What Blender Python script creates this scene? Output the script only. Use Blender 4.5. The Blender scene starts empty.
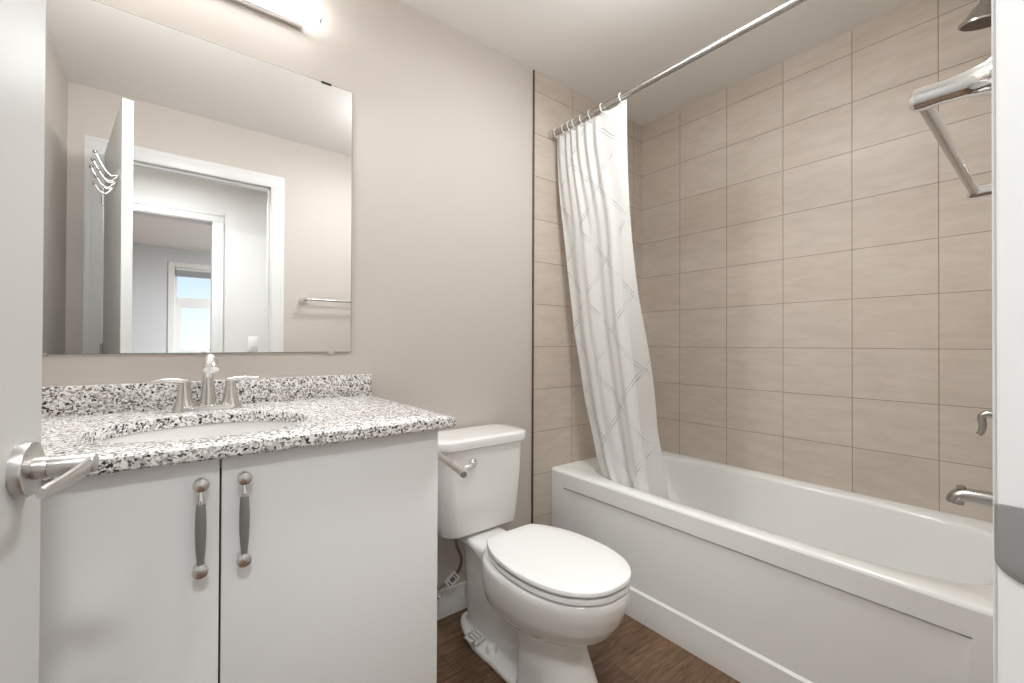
import bpy, bmesh, math, random
from mathutils import Vector, Matrix
random.seed(7)
PI = math.pi
S = bpy.context.scene
COL = S.collection

# ---------------------------------------------------------------- camera
cam_d = bpy.data.cameras.new('camera')
cam_d.sensor_fit = 'HORIZONTAL'; cam_d.sensor_width = 36.0
cam_d.lens = 433.0154 / 1024 * 36.0
cam_d.clip_start = 0.02; cam_d.clip_end = 500
cam = bpy.data.objects.new('camera', cam_d); COL.objects.link(cam)
yaw, pitch, roll = math.radians(38.2039), math.radians(0.3593), math.radians(0.2236)
fw = Vector((math.sin(yaw) * math.cos(pitch), math.cos(yaw) * math.cos(pitch), math.sin(pitch)))
rt = Vector((math.cos(yaw), -math.sin(yaw), 0)); up = rt.cross(fw)
rt2 = rt * math.cos(roll) + up * math.sin(roll); up2 = up * math.cos(roll) - rt * math.sin(roll)
m = Matrix(((rt2.x, up2.x, -fw.x, 0), (rt2.y, up2.y, -fw.y, -1.5508), (rt2.z, up2.z, -fw.z, 1.0986), (0, 0, 0, 1)))
cam.matrix_world = m
S.camera = cam

# ---------------------------------------------------------------- world, exposure, lamps
S.view_settings.view_transform = 'Standard'; S.view_settings.look = 'None'
S.view_settings.gamma = 1.0; S.view_settings.use_curve_mapping = False
S.view_settings.exposure = 0.45
W_ = bpy.data.worlds.new('sky'); S.world = W_; W_.use_nodes = True
wn = W_.node_tree; wn.nodes.clear()
wo = wn.nodes.new('ShaderNodeOutputWorld'); wb = wn.nodes.new('ShaderNodeBackground')
tcw = wn.nodes.new('ShaderNodeTexCoord'); spw = wn.nodes.new('ShaderNodeSeparateXYZ'); sky = wn.nodes.new('ShaderNodeValToRGB')
wn.links.new(tcw.outputs['Generated'], spw.inputs[0]); wn.links.new(spw.outputs['Z'], sky.inputs[0])
sky.color_ramp.elements[0].position = 0.0; sky.color_ramp.elements[0].color = (.80, .87, .92, 1)
sky.color_ramp.elements[1].position = 0.6; sky.color_ramp.elements[1].color = (.35, .55, .85, 1)
e = sky.color_ramp.elements.new(.12); e.color = (.60, .77, .90, 1)
wn.links.new(sky.outputs[0], wb.inputs[0]); wn.links.new(wb.outputs[0], wo.inputs[0])
wb.inputs[1].default_value = 1.05

SHADE_EMIT = 4.2          # vanity light diffuser
HALL_FILL_W = 8.0             # fill lamps added in the hallway, unseen
BATH_FILL_W = 6.4              # fill lamp added over the bathroom floor, out of view
ROOM_FILL_W = 135.0  # fill lamp added in the room beyond, unseen
VAN_W = 9.0


def lamp_area(name, loc, size, power, color=(1, .95, .88)):
    d = bpy.data.lights.new(name, 'AREA'); d.shape = 'DISK'; d.size = size; d.energy = power; d.color = color
    o = bpy.data.objects.new(name, d); COL.objects.link(o); o.location = loc
    return o


lamp_area('hall_fill_light', (-0.05, -1.86, 2.325), 0.24, HALL_FILL_W * 1.9, (.95, .975, 1))  # added fill, throws frontal light through the doorway
lamp_area('hall_fill_light', (-1.35, -2.1, 2.325), 0.24, HALL_FILL_W, (.95, .975, 1))  # added with the next one to light the hall evenly
lamp_area('hall_fill_light', (1.6, -2.1, 2.325), 0.24, HALL_FILL_W, (.95, .975, 1))
lamp_area('bathroom_fill_light', (1.05, -.84, 2.32), 0.27, BATH_FILL_W, (.95, .975, 1))  # added fill, outside both the direct and the mirrored view
bd = bpy.data.lights.new('bathroom_fill_light', 'POINT'); bd.energy = BATH_FILL_W * .9; bd.shadow_soft_size = .09; bd.color = (.95, .975, 1)  # second part of the added bathroom fill, brightens walls and ceiling
bo = bpy.data.objects.new('bathroom_fill_light', bd); COL.objects.link(bo); bo.location = (1.05, -.84, 2.24)
lamp_area('bedroom_fill_light', (1.7, -4.1, 2.325), 0.3, ROOM_FILL_W, (.95, .975, 1))  # added to brighten the bedroom, hidden behind the hall wall
vd = bpy.data.lights.new('vanity_lamp_light', 'AREA'); vd.shape = 'RECTANGLE'; vd.size = .6; vd.size_y = .07; vd.energy = VAN_W; vd.color = (.97, .985, 1)
vo = bpy.data.objects.new('vanity_lamp_light', vd); COL.objects.link(vo); vo.location = (.035, -.125, 2.14)
vo.rotation_euler = (math.radians(-50), 0, 0)

# ---------------------------------------------------------------- materials


def mat(name, color, rough=.5, metal=0.0, spec=.5, coat=0.0):
    mm = bpy.data.materials.new(name); mm.use_nodes = True
    b = mm.node_tree.nodes['Principled BSDF']
    b.inputs['Base Color'].default_value = (*color, 1)
    b.inputs['Roughness'].default_value = rough
    b.inputs['Metallic'].default_value = metal
    b.inputs['Specular IOR Level'].default_value = spec
    b.inputs['Coat Weight'].default_value = coat
    return mm


def nd(mm, t, **kw):
    n = mm.node_tree.nodes.new(t)
    for k, v in kw.items(): setattr(n, k, v)
    return n


def lk(mm, a, b): mm.node_tree.links.new(a, b)


def srgb(r, g, b):
    f = lambda c: ((c / 255 + .055) / 1.055) ** 2.4 if c / 255 > .04045 else c / 255 / 12.92
    return (f(r), f(g), f(b))


def bsdf(mm): return mm.node_tree.nodes['Principled BSDF']


def paint(name, color, rough=.6, bump=.04, scale=220):
    mm = mat(name, color, rough, spec=.35)
    tc = nd(mm, 'ShaderNodeTexCoord'); nz = nd(mm, 'ShaderNodeTexNoise'); bp = nd(mm, 'ShaderNodeBump')
    nz.inputs['Scale'].default_value = scale; nz.inputs['Detail'].default_value = 2
    bp.inputs['Strength'].default_value = bump; bp.inputs['Distance'].default_value = .002
    lk(mm, tc.outputs['Object'], nz.inputs['Vector']); lk(mm, nz.outputs['Fac'], bp.inputs['Height'])
    lk(mm, bp.outputs[0], bsdf(mm).inputs['Normal'])
    return mm


def tile_mat(name, axis, off_u, off_v):
    """axis 'x' or 'y' = the horizontal world axis of the wall"""
    mm = mat(name, srgb(200, 184, 164), .42, spec=.4)
    tc = nd(mm, 'ShaderNodeTexCoord'); sp = nd(mm, 'ShaderNodeSeparateXYZ'); cb = nd(mm, 'ShaderNodeCombineXYZ')
    lk(mm, tc.outputs['Object'], sp.inputs[0])
    a = nd(mm, 'ShaderNodeMath', operation='ADD'); a.inputs[1].default_value = off_u
    c = nd(mm, 'ShaderNodeMath', operation='ADD'); c.inputs[1].default_value = off_v
    lk(mm, sp.outputs['X' if axis == 'x' else 'Y'], a.inputs[0]); lk(mm, sp.outputs['Z'], c.inputs[0])
    lk(mm, a.outputs[0], cb.inputs[0]); lk(mm, c.outputs[0], cb.inputs[1])
    br = nd(mm, 'ShaderNodeTexBrick'); br.offset = 0; br.squash = 1
    br.inputs['Scale'].default_value = 1; br.inputs['Brick Width'].default_value = .2558
    br.inputs['Row Height'].default_value = .2027; br.inputs['Mortar Size'].default_value = .0016
    br.inputs['Mortar Smooth'].default_value = .3
    br.inputs['Color1'].default_value = (*srgb(207, 196, 184), 1)
    br.inputs['Color2'].default_value = (*srgb(201, 189, 176), 1)
    br.inputs['Mortar'].default_value = (*srgb(150, 136, 119), 1)
    lk(mm, cb.outputs[0], br.inputs['Vector'])
    mp = nd(mm, 'ShaderNodeMapping'); mp.inputs['Scale'].default_value = (7, 26, 1)
    nz = nd(mm, 'ShaderNodeTexNoise'); nz.inputs['Scale'].default_value = 1; nz.inputs['Detail'].default_value = 6
    nz.inputs['Roughness'].default_value = .65; nz.inputs['Distortion'].default_value = .6
    lk(mm, cb.outputs[0], mp.inputs[0]); lk(mm, mp.outputs[0], nz.inputs['Vector'])
    rp = nd(mm, 'ShaderNodeValToRGB')
    rp.color_ramp.elements[0].position = .32; rp.color_ramp.elements[0].color = (.86, .84, .81, 1)
    rp.color_ramp.elements[1].position = .62; rp.color_ramp.elements[1].color = (1.0, 1.0, 1.0, 1)
    mx = nd(mm, 'ShaderNodeMix', data_type='RGBA', blend_type='MULTIPLY'); mx.inputs[0].default_value = .75
    lk(mm, nz.outputs['Fac'], rp.inputs[0]); lk(mm, br.outputs['Color'], mx.inputs[6]); lk(mm, rp.outputs[0], mx.inputs[7])
    lk(mm, mx.outputs[2], bsdf(mm).inputs['Base Color'])
    iv = nd(mm, 'ShaderNodeMath', operation='SUBTRACT'); iv.inputs[0].default_value = 1
    bp = nd(mm, 'ShaderNodeBump'); bp.inputs['Strength'].default_value = .5; bp.inputs['Distance'].default_value = .002
    lk(mm, br.outputs['Fac'], iv.inputs[1]); lk(mm, iv.outputs[0], bp.inputs['Height'])
    lk(mm, bp.outputs[0], bsdf(mm).inputs['Normal'])
    return mm


def granite_mat():
    mm = mat('speckled granite', (.7, .7, .68), .22, spec=.5)
    tc = nd(mm, 'ShaderNodeTexCoord')
    ns = nd(mm, 'ShaderNodeTexNoise'); ns.inputs['Scale'].default_value = 60; ns.inputs['Detail'].default_value = 3
    ds = nd(mm, 'ShaderNodeMix', data_type='VECTOR'); ds.inputs[0].default_value = .012
    lk(mm, tc.outputs['Object'], ns.inputs['Vector'])
    lk(mm, tc.outputs['Object'], ds.inputs[4]); lk(mm, ns.outputs['Color'], ds.inputs[5])

    def speck(scale, lo, hi, seed):
        v = nd(mm, 'ShaderNodeTexVoronoi'); v.inputs['Scale'].default_value = scale
        mp = nd(mm, 'ShaderNodeMapping'); mp.inputs['Location'].default_value = (seed, seed * 1.7, seed * .3)
        lk(mm, ds.outputs[1], mp.inputs[0]); lk(mm, mp.outputs[0], v.inputs['Vector'])
        s = nd(mm, 'ShaderNodeSeparateColor'); lk(mm, v.outputs['Color'], s.inputs[0])
        r = nd(mm, 'ShaderNodeMapRange'); r.inputs['From Min'].default_value = lo; r.inputs['From Max'].default_value = hi
        lk(mm, s.outputs[0], r.inputs[0]); return r.outputs[0]
    base = (*srgb(240, 238, 235), 1)
    prev = None
    for scale, lo, hi, col, seed in ((210, .60, .68, srgb(204, 200, 196), 0), (260, .76, .79, srgb(158, 155, 153), 3.1),
                                     (170, .95, .96, srgb(190, 176, 164), 5.3), (270, .86, .885, srgb(92, 90, 91), 7.7),
                                     (205, .935, .95, srgb(44, 44, 47), 11.1)):
        f = speck(scale, lo, hi, seed)
        mx = nd(mm, 'ShaderNodeMix', data_type='RGBA'); lk(mm, f, mx.inputs[0])
        if prev is None: mx.inputs[6].default_value = base
        else: lk(mm, prev, mx.inputs[6])
        mx.inputs[7].default_value = (*col, 1); prev = mx.outputs[2]
    lk(mm, prev, bsdf(mm).inputs['Base Color'])
    return mm


def wood_mat():
    mm = mat('brown vinyl planks', srgb(100, 75, 55), .45, spec=.4)
    tc = nd(mm, 'ShaderNodeTexCoord')
    br = nd(mm, 'ShaderNodeTexBrick'); br.offset = .37
    br.inputs['Scale'].default_value = 1; br.inputs['Brick Width'].default_value = 1.2; br.inputs['Row Height'].default_value = .15
    br.inputs['Mortar Size'].default_value = .001
    br.inputs['Color1'].default_value = (*srgb(124, 98, 76), 1); br.inputs['Color2'].default_value = (*srgb(108, 84, 64), 1)
    br.inputs['Mortar'].default_value = (*srgb(58, 42, 32), 1)
    lk(mm, tc.outputs['Object'], br.inputs['Vector'])
    mp = nd(mm, 'ShaderNodeMapping'); mp.inputs['Scale'].default_value = (6, 60, 1)
    nz = nd(mm, 'ShaderNodeTexNoise'); nz.inputs['Scale'].default_value = 1.6; nz.inputs['Detail'].default_value = 8
    nz.inputs['Roughness'].default_value = .68; nz.inputs['Distortion'].default_value = 1.1
    lk(mm, tc.outputs['Object'], mp.inputs[0]); lk(mm, mp.outputs[0], nz.inputs['Vector'])
    rp = nd(mm, 'ShaderNodeValToRGB')
    rp.color_ramp.elements[0].position = .33; rp.color_ramp.elements[0].color = (.36, .33, .31, 1)
    rp.color_ramp.elements[1].position = .66; rp.color_ramp.elements[1].color = (1.22, 1.18, 1.13, 1)
    mx = nd(mm, 'ShaderNodeMix', data_type='RGBA', blend_type='MULTIPLY'); mx.inputs[0].default_value = 1
    lk(mm, nz.outputs['Fac'], rp.inputs[0]); lk(mm, br.outputs['Color'], mx.inputs[6]); lk(mm, rp.outputs[0], mx.inputs[7])
    lk(mm, mx.outputs[2], bsdf(mm).inputs['Base Color'])
    bp = nd(mm, 'ShaderNodeBump'); bp.inputs['Strength'].default_value = .15; bp.inputs['Distance'].default_value = .002
    lk(mm, nz.outputs['Fac'], bp.inputs['Height']); lk(mm, bp.outputs[0], bsdf(mm).inputs['Normal'])
    return mm


def brushed(name, color, rough, scale=(26, 26, 26)):
    mm = mat(name, color, rough, metal=1)
    tc = nd(mm, 'ShaderNodeTexCoord'); mp = nd(mm, 'ShaderNodeMapping'); mp.inputs['Scale'].default_value = scale
    nz = nd(mm, 'ShaderNodeTexNoise'); nz.inputs['Scale'].default_value = 1; nz.inputs['Detail'].default_value = 2
    r = nd(mm, 'ShaderNodeMapRange'); r.inputs['To Min'].default_value = rough * .9; r.inputs['To Max'].default_value = rough * 1.1
    lk(mm, tc.outputs['Object'], mp.inputs[0]); lk(mm, mp.outputs[0], nz.inputs['Vector'])
    lk(mm, nz.outputs['Fac'], r.inputs[0]); lk(mm, r.outputs[0], bsdf(mm).inputs['Roughness'])
    return mm


def curtain_mat():
    mm = mat('white curtain fabric with grey diamond lines', srgb(238, 237, 234), .8, spec=.2)
    uv = nd(mm, 'ShaderNodeTexCoord'); sp = nd(mm, 'ShaderNodeSeparateXYZ'); lk(mm, uv.outputs['UV'], sp.inputs[0])

    def M(op, a, b=None, c=None):
        n = nd(mm, 'ShaderNodeMath', operation=op)
        for i, x in enumerate((a, b, c)):
            if x is None: continue
            if isinstance(x, (int, float)): n.inputs[i].default_value = x
            else: lk(mm, x, n.inputs[i])
        return n.outputs[0]
    u = M('ADD', M('DIVIDE', sp.outputs['X'], .40), .57); v = M('ADD', M('DIVIDE', sp.outputs['Y'], .32), .45)

    def fam(sign, shift, width):
        s = M('ADD', M('ADD', u, M('MULTIPLY', v, sign)), shift)
        f = M('ABSOLUTE', M('SUBTRACT', M('FRACT', s), .5))
        return M('LESS_THAN', f, width)
    lines = None
    for sg, sh, w in ((1, 0, .0065), (-1, 0, .0065), (1, .055, .0045), (-1, .055, .0045)):
        k = fam(sg, sh, w); lines = k if lines is None else M('MAXIMUM', lines, k)
    nz = nd(mm, 'ShaderNodeTexNoise'); nz.inputs['Scale'].default_value = 11; nz.inputs['Detail'].default_value = 2
    lk(mm, uv.outputs['UV'], nz.inputs['Vector'])
    r = nd(mm, 'ShaderNodeMapRange'); r.inputs['From Min'].default_value = .38; r.inputs['From Max'].default_value = .58
    lk(mm, nz.outputs['Fac'], r.inputs[0])
    fac = M('MULTIPLY', M('MULTIPLY', lines, r.outputs[0]), .85)
    mx = nd(mm, 'ShaderNodeMix', data_type='RGBA'); lk(mm, fac, mx.inputs[0])
    mx.inputs[6].default_value = (*srgb(231, 230, 227), 1); mx.inputs[7].default_value = (*srgb(112, 116, 119), 1)
    lk(mm, mx.outputs[2], bsdf(mm).inputs['Base Color'])
    # thin cloth lets a little light through
    tr = nd(mm, 'ShaderNodeBsdfTranslucent'); tr.inputs[0].default_value = (.85, .84, .82, 1)
    ms = nd(mm, 'ShaderNodeMixShader'); ms.inputs[0].default_value = .22
    out = mm.node_tree.nodes['Material Output']
    lk(mm, bsdf(mm).outputs[0], ms.inputs[1]); lk(mm, tr.outputs[0], ms.inputs[2]); lk(mm, ms.outputs[0], out.inputs[0])
    w = nd(mm, 'ShaderNodeTexNoise'); w.inputs['Scale'].default_value = 34; w.inputs['Detail'].default_value = 4
    lk(mm, uv.outputs['UV'], w.inputs['Vector'])
    bp = nd(mm, 'ShaderNodeBump'); bp.inputs['Strength'].default_value = .35; bp.inputs['Distance'].default_value = .003
    lk(mm, w.outputs['Fac'], bp.inputs['Height']); lk(mm, bp.outputs[0], bsdf(mm).inputs['Normal'])
    return mm


def emit(name, color, strength):
    mm = mat(name, color, .4)
    b = bsdf(mm); b.inputs['Emission Color'].default_value = (*color, 1); b.inputs['Emission Strength'].default_value = strength
    return mm


def glass_mat():
    mm = bpy.data.materials.new('window glass'); mm.use_nodes = True
    t = mm.node_tree; t.nodes.clear()
    o = t.nodes.new('ShaderNodeOutputMaterial'); a = t.nodes.new('ShaderNodeBsdfTransparent'); g = t.nodes.new('ShaderNodeBsdfGlossy')
    g.inputs['Roughness'].default_value = .02
    x = t.nodes.new('ShaderNodeMixShader'); x.inputs[0].default_value = .06
    t.links.new(a.outputs[0], x.inputs[1]); t.links.new(g.outputs[0], x.inputs[2]); t.links.new(x.outputs[0], o.inputs[0])
    return mm


M_WALL = paint('greige wall paint', srgb(201, 193, 185), .62)
M_HALL = paint('pale grey hall paint', srgb(222, 222, 220), .6)
M_ROOM = paint('cool grey bedroom paint', srgb(206, 210, 212), .6)
M_CEIL = paint('white ceiling paint', srgb(238, 235, 231), .75, .06, 120)
M_TRIM = paint('white trim enamel', srgb(223, 223, 221), .32, .01)
M_DOOR = paint('white door enamel', srgb(208, 208, 206), .35, .01)
M_CAB = paint('white cabinet lacquer', srgb(243, 244, 244), .3, .008)
M_GAP = mat('dark door gap shade', srgb(60, 58, 56), .7)
M_TILE_R = tile_mat('beige stone tile right wall', 'y', .2499 + 10 * .2558, -2.3034 + 20 * .2027)
M_TILE_B = tile_mat('beige stone tile end wall', 'x', -1.602 + 10 * .2558, -2.3034 + 20 * .2027)
M_GRAN = granite_mat()
M_FLOOR = wood_mat()
M_PORC = mat('white glazed porcelain', srgb(236, 235, 232), .12, spec=.5, coat=.4)
M_SEAT = mat('white seat plastic', srgb(234, 234, 232), .25, spec=.5)
M_TUB = mat('white tub acrylic', srgb(236, 236, 233), .16, spec=.5, coat=.3)
M_CHROME = mat('polished chrome', (.86, .86, .85), .06, metal=1)
M_NICKEL = brushed('brushed nickel', (.72, .71, .69), .2)
M_ROD = brushed('nickel rod', (.50, .485, .465), .24)
M_SATIN = brushed('satin nickel lever', (.62, .61, .59), .3)
M_PEWTER = mat('dark pewter', srgb(150, 149, 147), .42, metal=.6)
M_STEEL = brushed('strike plate steel', (.5, .5, .51), .38)
M_EDGE = mat('dark bronze tile edge', srgb(96, 82, 70), .45, metal=.4)
M_MIRROR = mat('mirror silver', (.88, .885, .88), .0, metal=1)
M_CURT = curtain_mat()
M_SHADE = emit('lit white acrylic shade', (.97, .985, 1), SHADE_EMIT)
M_FILL = emit('glowing glass of added fill lamps', (1, .96, .9), 3)  # glow for the added fill fixtures only
M_PLAST = mat('white plastic', srgb(236, 235, 232), .35)
M_GREYP = mat('grey printed ink', srgb(120, 120, 122), .6)
M_BLACK = mat('black rubber', srgb(30, 30, 30), .6)
M_HOSE = brushed('braided steel hose', (.26, .24, .22), .45, (500, 500, 500))
M_SNOW = mat('snowy ground', srgb(220, 224, 228), .9)
M_TREE = mat('bare hedge green', srgb(150, 160, 160), .9)
M_GLASS = glass_mat()
M_BLIND = mat('grey blind slats', srgb(176, 178, 180), .6)

# ---------------------------------------------------------------- mesh helpers


class MB:
    def __init__(s): s.bm = bmesh.new(); s.uv = None

    def box(s, a, b, bev=0.0, seg=2, rot=None, about=None):
        lo = [min(p, q) for p, q in zip(a, b)]; hi = [max(p, q) for p, q in zip(a, b)]
        r = bmesh.ops.create_cube(s.bm, size=1)
        vs = r['verts']
        for v in vs:
            v.co = Vector([lo[i] + (v.co[i] + .5) * (hi[i] - lo[i]) for i in range(3)])
        if bev:
            es = list({e for v in vs for e in v.link_edges})
            rr = bmesh.ops.bevel(s.bm, geom=es, offset=bev, segments=seg, affect='EDGES', profile=.5)
            vs = list({v for f in rr['faces'] for v in f.verts} | {v for v in vs if v.is_valid})
        if rot is not None:
            bmesh.ops.transform(s.bm, matrix=rot, verts=vs, space=Matrix.Translation(-Vector(about or (0, 0, 0))))
        return vs

    def loft(s, rings, cap0=True, cap1=True, closed=True):
        R = [[s.bm.verts.new(Vector(p)) for p in ring] for ring in rings]
        n = len(R[0])
        for i in range(len(R) - 1):
            for j in range(n if closed else n - 1):
                k = (j + 1) % n
                try: s.bm.faces.new((R[i][j], R[i][k], R[i + 1][k], R[i + 1][j]))
                except ValueError: pass
        if cap0 and closed: s.bm.faces.new(list(reversed(R[0])))
        if cap1 and closed: s.bm.faces.new(R[-1])
        return R

    def tube(s, pts, rad, seg=16, cap=True, ell=None, upv=(0, 0, 1)):
        pts = [Vector(p) for p in pts]; n = len(pts)
        if not hasattr(rad, '__len__'): rad = [rad] * n
        rings = []; prev = None
        for i, p in enumerate(pts):
            t = (pts[min(i + 1, n - 1)] - pts[max(i - 1, 0)]).normalized()
            if prev is None:
                u = Vector(upv)
                if abs(u.dot(t)) > .95: u = Vector((1, 0, 0)) if abs(t.x) < .9 else Vector((0, 1, 0))
            else: u = prev
            u = (u - t * u.dot(t)).normalized(); w = t.cross(u); prev = u
            e = ell[i] if ell else 1
            rings.append([p + (u * math.cos(a) * e + w * math.sin(a)) * rad[i] for a in (2 * PI * k / seg for k in range(seg))])
        s.loft(rings, cap, cap)
        return s

    def lathe(s, base, axis, prof, seg=28, cap=True):
        """prof: list of (distance along axis, radius)"""
        base = Vector(base); ax = Vector(axis).normalized()
        u = Vector((0, 0, 1)) if abs(ax.z) < .9 else Vector((1, 0, 0))
        u = (u - ax * u.dot(ax)).normalized(); w = ax.cross(u)
        s.loft([[base + ax * d + (u * math.cos(a) + w * math.sin(a)) * max(r, 1e-4) for a in (2 * PI * k / seg for k in range(seg))] for d, r in prof], cap, cap)
        return s

    def prism(s, poly, z0, z1):
        """poly: list of (x, y)"""
        s.loft([[(x, y, z0) for x, y in poly], [(x, y, z1) for x, y in poly]])
        return s

    def build(s, name, material, parent=None, smooth=35, kind=None, keep_sharp=True):
        bm = s.bm
        bmesh.ops.recalc_face_normals(bm, faces=bm.faces)
        ang = math.radians(smooth)
        for f in bm.faces: f.smooth = True
        for e in bm.edges:
            if len(e.link_faces) == 2 and e.calc_face_angle(0) > ang: e.smooth = False
        me = bpy.data.meshes.new(name); bm.to_mesh(me); bm.free()
        me.materials.append(material)
        o = bpy.data.objects.new(name, me); COL.objects.link(o)
        if parent is not None:
            o.parent = parent
            o.matrix_parent_inverse = Matrix.Translation(-parent.location)
        if kind: o['kind'] = kind
        return o


def tag(o, label, cat, group=None):
    o['label'] = label; o['category'] = cat
    if group: o['group'] = group
    return o


def thing(name, label, cat, loc, group=None):
    o = bpy.data.objects.new(name, None); COL.objects.link(o); o.location = loc; o.empty_display_size = .05
    return tag(o, label, cat, group)


def struct(name, mb, material, parent=None, smooth=35):
    return mb.build(name, material, parent, smooth, kind='structure' if parent is None else None)


def bez(pts, n=12):
    """Catmull-Rom through pts"""
    P = [Vector(p) for p in pts]; out = []
    P2 = [P[0] * 2 - P[1]] + P + [P[-1] * 2 - P[-2]]
    for i in range(1, len(P2) - 2):
        p0, p1, p2, p3 = P2[i - 1:i + 3]
        for k in range(n):
            t = k / n
            out.append(.5 * ((2 * p1) + (p2 - p0) * t + (2 * p0 - 5 * p1 + 4 * p2 - p3) * t * t + (3 * p1 - p0 - 3 * p2 + p3) * t ** 3))
    out.append(P[-1]); return out


def rrect(cx, cy, hx, hy, r, n=6):
    pts = []
    for sx, sy, a0 in ((1, 1, 0), (-1, 1, 90), (-1, -1, 180), (1, -1, 270)):
        for k in range(n + 1):
            a = math.radians(a0 + 90 * k / n)
            pts.append((cx + sx * (hx - r) + r * math.cos(a), cy + sy * (hy - r) + r * math.sin(a)))
    return pts


# ---------------------------------------------------------------- setting
XL, XR, YF, CZ = -0.413, 2.1974, -1.521, 2.40      # left wall, right wall, door wall face, ceiling
TX = 1.345                                        # where the tile starts on the mirror wall
OPL, OPR, OPH = -0.277, 0.485, 2.075              # bathroom doorway
HY = -2.60                                        # far wall of the hallway
HL, HR = -0.514, 0.248                            # doorway in it
RY = -6.0                                         # window wall of the room beyond

f = MB(); f.box((-3, -6.3, -.06), (3.2, .12, 0)); struct('floor', f, M_FLOOR)
f = MB(); f.box((-3, -6.3, CZ), (3.2, .12, CZ + .06)); struct('ceiling', f, M_CEIL)
f = MB(); f.box((-3, 0, 0), (TX, .1, CZ)); struct('wall_back', f, M_WALL)
f = MB(); f.box((TX, -.006, 0), (2.3, .1, CZ)); struct('wall_back_tiled', f, M_TILE_B)
f = MB(); f.box((XR, -1.64, 0), (XR + .1, .0, CZ)); struct('wall_right', f, M_TILE_R)
f = MB(); f.box((XL - .1, YF, 0), (XL, 0, CZ)); struct('wall_left', f, M_WALL)
f = MB()   # wall with the bathroom doorway
f.box((-3, YF - .115, 0), (OPL - .02, YF, CZ)); f.box((OPR + .02, YF - .115, 0), (TX, YF, CZ)); f.box((OPL - .02, YF - .115, OPH + .02), (OPR + .02, YF, CZ))
struct('wall_front', f, M_WALL)
f = MB(); f.box((TX, YF - .115, 0), (2.3, YF + .006, CZ)); struct('wall_front_tiled', f, M_TILE_B)
f = MB(); f.box((TX - .006, -.009, 0), (TX + .002, .0, CZ), .002, 1); struct('trim_1', f, M_EDGE)
f = MB()
f.box((-3, HY - .115, 0), (HL - .02, HY, CZ)); f.box((HR + .02, HY - .115, 0), (3.2, HY, CZ)); f.box((HL - .02, HY - .115, 2.07), (HR + .02, HY, CZ))
struct('wall_hall', f, M_HALL)
f = MB(); f.box((-3.1, -6.3, 0), (-3, .1, CZ)); struct('wall_hall_left', f, M_HALL)
f = MB(); f.box((3.1, -6.3, 0), (3.2, .1, CZ)); struct('wall_hall_right', f, M_HALL)
# room beyond: window wall
WX0, WX1, WZ0, WZ1 = 0.03, 1.85, 0.95, 2.14
f = MB()
f.box((-3, RY - .12, 0), (WX0, RY, CZ)); f.box((WX1, RY - .12, 0), (3.2, RY, CZ)); f.box((WX0, RY - .12, 0), (WX1, RY, WZ0)); f.box((WX0, RY - .12, WZ1), (WX1, RY, CZ))
struct('wall_bedroom', f, M_ROOM)


def casing(x0, x1, zt, y, out, w=.075, th=.0031, bead=True):
    """three boards round an opening on the wall face y; out = +1 towards +Y"""
    b = MB()
    d = th * out
    for a, c in ((x0 - w, x0 - .005), (x1 + .005, x1 + w)):
        b.box((a, y, 0), (c, y + d, zt + .005), .0015, 2)
        outer = a if a < x0 - .02 and c < (x0 + x1) / 2 else c
        sgn = 1 if outer == a else -1
        b.box((outer, y, 0), (outer + sgn * .022, y + d * 1.45, zt + .005), .002, 2)
    b.box((x0 - w, y, zt + .005), (x1 + w, y + d, zt + w), .0015, 2)
    b.box((x0 - w, y, zt + w - .022), (x1 + w, y + d * 1.45, zt + w), .002, 2)
    return b


struct('trim_2', casing(OPL, OPR, OPH, YF, 1), M_TRIM)
struct('trim_3', casing(OPL, OPR, OPH, YF - .115, -1, th=.012), M_TRIM)
j = MB()
for x, s in ((OPL, -1), (OPR, 1)):
    j.box((x, YF - .117, 0), (x + s * .019, YF + .0005, OPH + .019), .001, 1)
    j.box((x - s * .011, YF - .078, 0), (x, YF - .04, OPH), .002, 1)      # door stop
j.box((OPL, YF - .117, OPH), (OPR, YF + .0005, OPH + .019), .001, 1)
j.box((OPL, YF - .078, OPH - .011), (OPR, YF - .04, OPH), .002, 1)
jamb = struct('trim_4', j, M_TRIM)
# strike plate on the latch side of the jamb, its lip curled round the edge
p = MB(); z0, z1 = 0.9535 - .0285, 0.9535 + .0285
prof = [(YF + .0022, .0035), (YF + .0016, .0005), (YF + .0004, -.0012), (YF - .002, -.0016), (YF - .034, -.0016)]
rings = []
for k in range(29):
    a = -PI / 2 + PI * k / 28
    zz = 0.9535 + .0285 * math.sin(a)
    fall = max(0, -.0145 - (zz - .9535)) / .014; inset = .026 * (1 - math.sqrt(max(0, 1 - fall * fall))) if fall > 0 else .0
    top = max(0, (zz - .9535) - .0255) / .003; inset += .003 * (1 - math.sqrt(max(0, 1 - top * top)))
    rings.append([(OPR + dx, yy - (inset if i < 4 else 0), zz) for i, (yy, dx) in enumerate(prof)])
p.loft(rings, closed=False)
p.build('strike_plate', M_STEEL, jamb)

struct('trim_5', casing(HL, HR, 2.05, HY, 1, th=.012), M_TRIM)
j = MB()
for x, s in ((HL, -1), (HR, 1)): j.box((x, HY - .12, 0), (x + s * .019, HY + .002, 2.069))
j.box((HL, HY - .12, 2.05), (HR, HY + .002, 2.069))
struct('trim_6', j, M_TRIM)


def baseboard(name, a, b, nrm):
    """a, b ground points along the wall, nrm = direction into the room"""
    a, b, n = Vector((*a, 0)), Vector((*b, 0)), Vector((*nrm, 0))
    pr = [(0, 0), (.013, 0), (.013, .058), (.011, .064), (.011, .074), (.008, .082), (.008, .094), (.004, .104), (0, .106)]
    q = MB(); q.loft([[e + n * d + Vector((0, 0, z)) for d, z in pr] for e in (a, b)])
    return struct(name, q, M_TRIM)


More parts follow.
